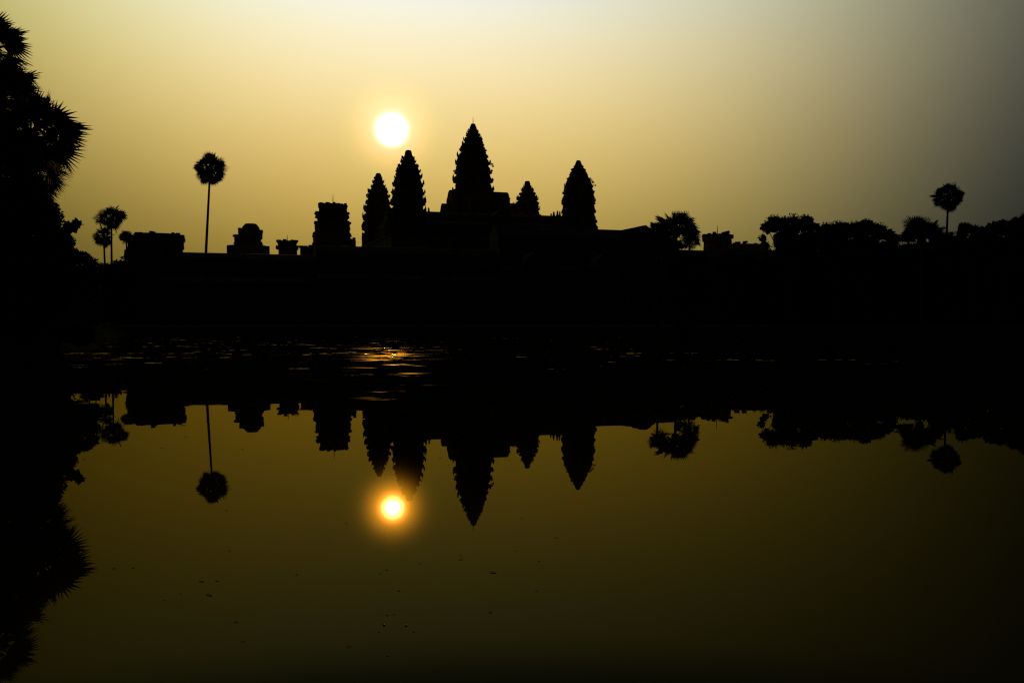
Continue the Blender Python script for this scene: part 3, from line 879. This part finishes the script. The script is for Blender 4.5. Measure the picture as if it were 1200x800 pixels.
# far woods closing the view behind everything, and the thicket along the right bank
rs = np.random.RandomState(7)
far_blobs = []
for px in range(-260, 1500, 13):
    h = 318 + 9*math.sin(px*.021)+6*math.sin(px*.063+1)+rs.uniform(-5, 5)
    if px > 840: h -= 8
    if 190 < px < 440: h += 10
    far_blobs += [(px, h, rs.uniform(11, 16)), (px+6, h+22, 17), (px, h+44, 17), (px+6, h+56, 14)]
tag(quad_mesh('treeline', leaf_cloud(far_blobs, 330, 1.5, 5, 71, flat_depth=.7, out_bias=.6, aspect=.6), FOLIAGE_DARK), 'far dark woods behind the temple', None, None, 'stuff')
th_blobs = []
for px in range(850, 1330, 12):
    top = 288 + 4*math.sin(px*.05)+rs.uniform(-3, 3)
    if px < 905: top += 14
    if 955 < px < 1050: top -= 7
    for yy in (top+11, top+28, top+46, top+64, top+80, top+92):
        th_blobs.append((px+rs.uniform(-4, 4), yy, rs.uniform(13, 17)))
tag(quad_mesh('thicket', leaf_cloud(th_blobs, 134, .45, 7, 72, flat_depth=.8, out_bias=.6, aspect=.6), FOLIAGE_DARK), 'dense dark undergrowth beneath the right-hand trees', None, None, 'stuff')
bush_blobs = []
for px in range(60, 152, 9):
    top = 312+rs.uniform(-4, 3)
    for yy in (top+8, top+24, top+44, top+60): bush_blobs.append((px, yy, rs.uniform(9, 13)))
tag(quad_mesh('undergrowth', leaf_cloud(bush_blobs, 150, .45, 7, 73, flat_depth=.8, aspect=.6), FOLIAGE_DARK), 'dark undergrowth at the foot of the twin palms', None, None, 'stuff')


# ------------------------------------------------------------------ things afloat
def water_point(px, py):
    u, v = (px-600)/F, (400-py)/F
    dy = math.cos(PITCH)+v*math.sin(PITCH); dz = -math.sin(PITCH)+v*math.cos(PITCH)
    t = -CAM_Z/dz
    return Vector((u*t, dy*t, 0)), t/F


def floating_leaf(px, py, wpx, label, seed):
    rnd = random.Random(seed)
    p, s_ = water_point(px, py)
    L = max(.012, wpx*s_)
    yaw = rnd.uniform(-.5, .5); curl = rnd.uniform(.02, .05)*L
    me = bpy.data.meshes.new('floating_leaf')
    vs, fs = [], []
    nx, wid = 9, rnd.uniform(.42, .6)
    for lay in (0, 1):
        for i in range(nx):
            t = i/(nx-1); half = .5*wid*L*math.sin(math.pi*min(1, t*.97+.015))**.8*(1-.25*t)
            for j in (-1, 0, 1):
                vs.append(((t-.5)*L, j*half, .0015+lay*.0012+curl*((t-.5)*2)**2+(.015*L if j else 0)))
    for lay in (0, 1):
        o = lay*nx*3
        for i in range(nx-1):
            for j in (0, 1):
                q = (o+i*3+j, o+(i+1)*3+j, o+(i+1)*3+j+1, o+i*3+j+1)
                fs.append(q if lay else q[::-1])
    for i in range(nx-1):
        for j in (0, 2):
            fs.append((i*3+j, (i+1)*3+j, nx*3+(i+1)*3+j, nx*3+i*3+j))
    me.from_pydata(vs, [], fs); me.update()
    o = obj('floating_leaf', me, DEAD); o.location = p; o.rotation_euler = (0, 0, yaw)
    tag(o, label, 'leaf', 'dead leaves floating on the pond')


LEAVES = [
    (406, 613, 3.5, 'small dead leaf afloat just left of the sun\'s reflection'),
    (540, 651, 3, 'upper of two close dead leaves afloat under the tallest tower\'s mirrored tip'),
    (540, 655.3, 5, 'lower of two close dead leaves afloat under the tallest tower\'s mirrored tip'),
    (578, 670.6, 9, 'largest floating dead leaf, lower right of the mirrored tallest tower'),
    (652, 630, 3.5, 'dead leaf afloat below the mirrored rightmost tower, the farther out of two'),
    (632, 657, 3, 'dead leaf afloat right of the largest one, a little nearer the far bank'),
    (605, 645, 2.5, 'tiny dead leaf afloat above right of the largest one'),
    (611, 607, 2.5, 'tiny dead leaf afloat right of the mirrored tip of the tallest tower'),
    (526, 544.5, 3, 'lower of two specks of leaf afloat in the gap left of the mirrored tallest tower'),
    (516, 536.3, 3.4, 'upper of two specks of leaf afloat in the gap left of the mirrored tallest tower'),
    (492, 660, 2.5, 'speck of dead leaf afloat just right of the sun\'s glitter trail'),
    (134, 665.7, 5, 'left one of a level pair of dead leaves beside the mirrored left-edge palm'),
    (156, 665.5, 5, 'right one of a level pair of dead leaves beside the mirrored left-edge palm'),
    (236, 681, 7.5, 'long dead leaf, left one of three below the mirrored lone palm'),
    (254.5, 680.5, 5.5, 'short dead leaf, right one of three below the mirrored lone palm'),
    (245, 697, 9.5, 'tilted long dead leaf, lowest of three below the mirrored lone palm'),
    (276, 728.5, 5, 'dead leaf afloat alone further below the tilted long leaf'),
    (269, 645.5, 3.5, 'dead leaf afloat below right of the mirrored lone palm crown'),
    (265.5, 598, 3.5, 'speck of leaf afloat touching the right edge of the mirrored lone palm crown'),
    (193, 703, 3, 'dead leaf afloat left of the tilted long leaf'),
    (212, 695, 2.5, 'tiny speck of leaf just left of the tilted long leaf'),
    (285, 751, 4.5, 'dead leaf afloat near the bottom, below the mirrored lone palm'),
    (409, 757, 5, 'dead leaf afloat near the bottom edge, left of the glitter trail'),
    (629, 692, 3.5, 'dead leaf afloat below right of the largest floating leaf'),
    (575, 717, 5.5, 'dead leaf afloat straight below the largest floating leaf'),
    (347.5, 673, 3.2, 'dead leaf afloat between the mirrored lone palm and the sun\'s reflection'),
    (485, 740, 3, 'speck of leaf afloat near the bottom, just right of the bubbles'),
    (190, 525, 3.5, 'speck of leaf afloat below the mirrored square pavilion'),
    (284, 526, 3.5, 'speck of leaf afloat right of the mirrored lone palm trunk'),
    (218, 512, 3.5, 'speck of leaf afloat at the right corner of the mirrored square pavilion'),
    (99, 538, 4, 'speck of leaf afloat below the mirrored twin palms by the left bank'),
    (214, 498, 8, 'long floating leaf against the edge of the mirrored square pavilion'),
]
for i, (a, b, c_, lab) in enumerate(LEAVES):
    floating_leaf(a, b, c_, lab, 200+i)

BUB = bpy.data.materials.new('bubble_film'); BUB.use_nodes = True
bb = BUB.node_tree.nodes['Principled BSDF']
bb.inputs['Base Color'].default_value = (0.01, 0.009, 0.006, 1); bb.inputs['Roughness'].default_value = 0.16; bb.inputs['IOR'].default_value = 1.33


def bubble(px, py, wpx, label):
    p, s_ = water_point(px, py); r = wpx*s_*.38
    bm = bmesh.new(); bmesh.ops.create_uvsphere(bm, u_segments=18, v_segments=12, radius=r)
    for v in bm.verts:
        if v.co.z < 0: v.co.z *= .15
    for f_ in bm.faces: f_.smooth = True
    me = bpy.data.meshes.new('bubble'); bm.to_mesh(me); bm.free()
    o = obj('bubble', me, BUB); o.location = p
    tag(o, label, 'bubble', 'bubbles in the glitter trail of the sun')


for a, b, c_, lab in (
    (450, 732, 4.2, 'larger bubble on the water, left one of the lowest pair with a bright spot'),
    (476, 733, 3.8, 'bubble on the water, right one of the lowest pair with a bright spot'),
    (454, 720.5, 2.8, 'bubble just above the lowest pair under the sun\'s reflection'),
    (467.5, 692, 3.0, 'lone bubble halfway down right of the glitter trail'),
    (453, 667.5, 2.6, 'bubble in the middle of the glitter trail, upper right of its neighbour'),
    (446, 672, 2.2, 'bubble in the middle of the glitter trail, lower left of its neighbour'),
    (454, 768.5, 3.0, 'bubble nearest the bottom edge under the sun\'s reflection'),
    (444.5, 740, 2.4, 'small bubble just below left of the lowest bright pair'),
    (462, 719.5, 2.0, 'tiny bubble right of the one above the lowest pair')):
    bubble(a, b, c_, lab)
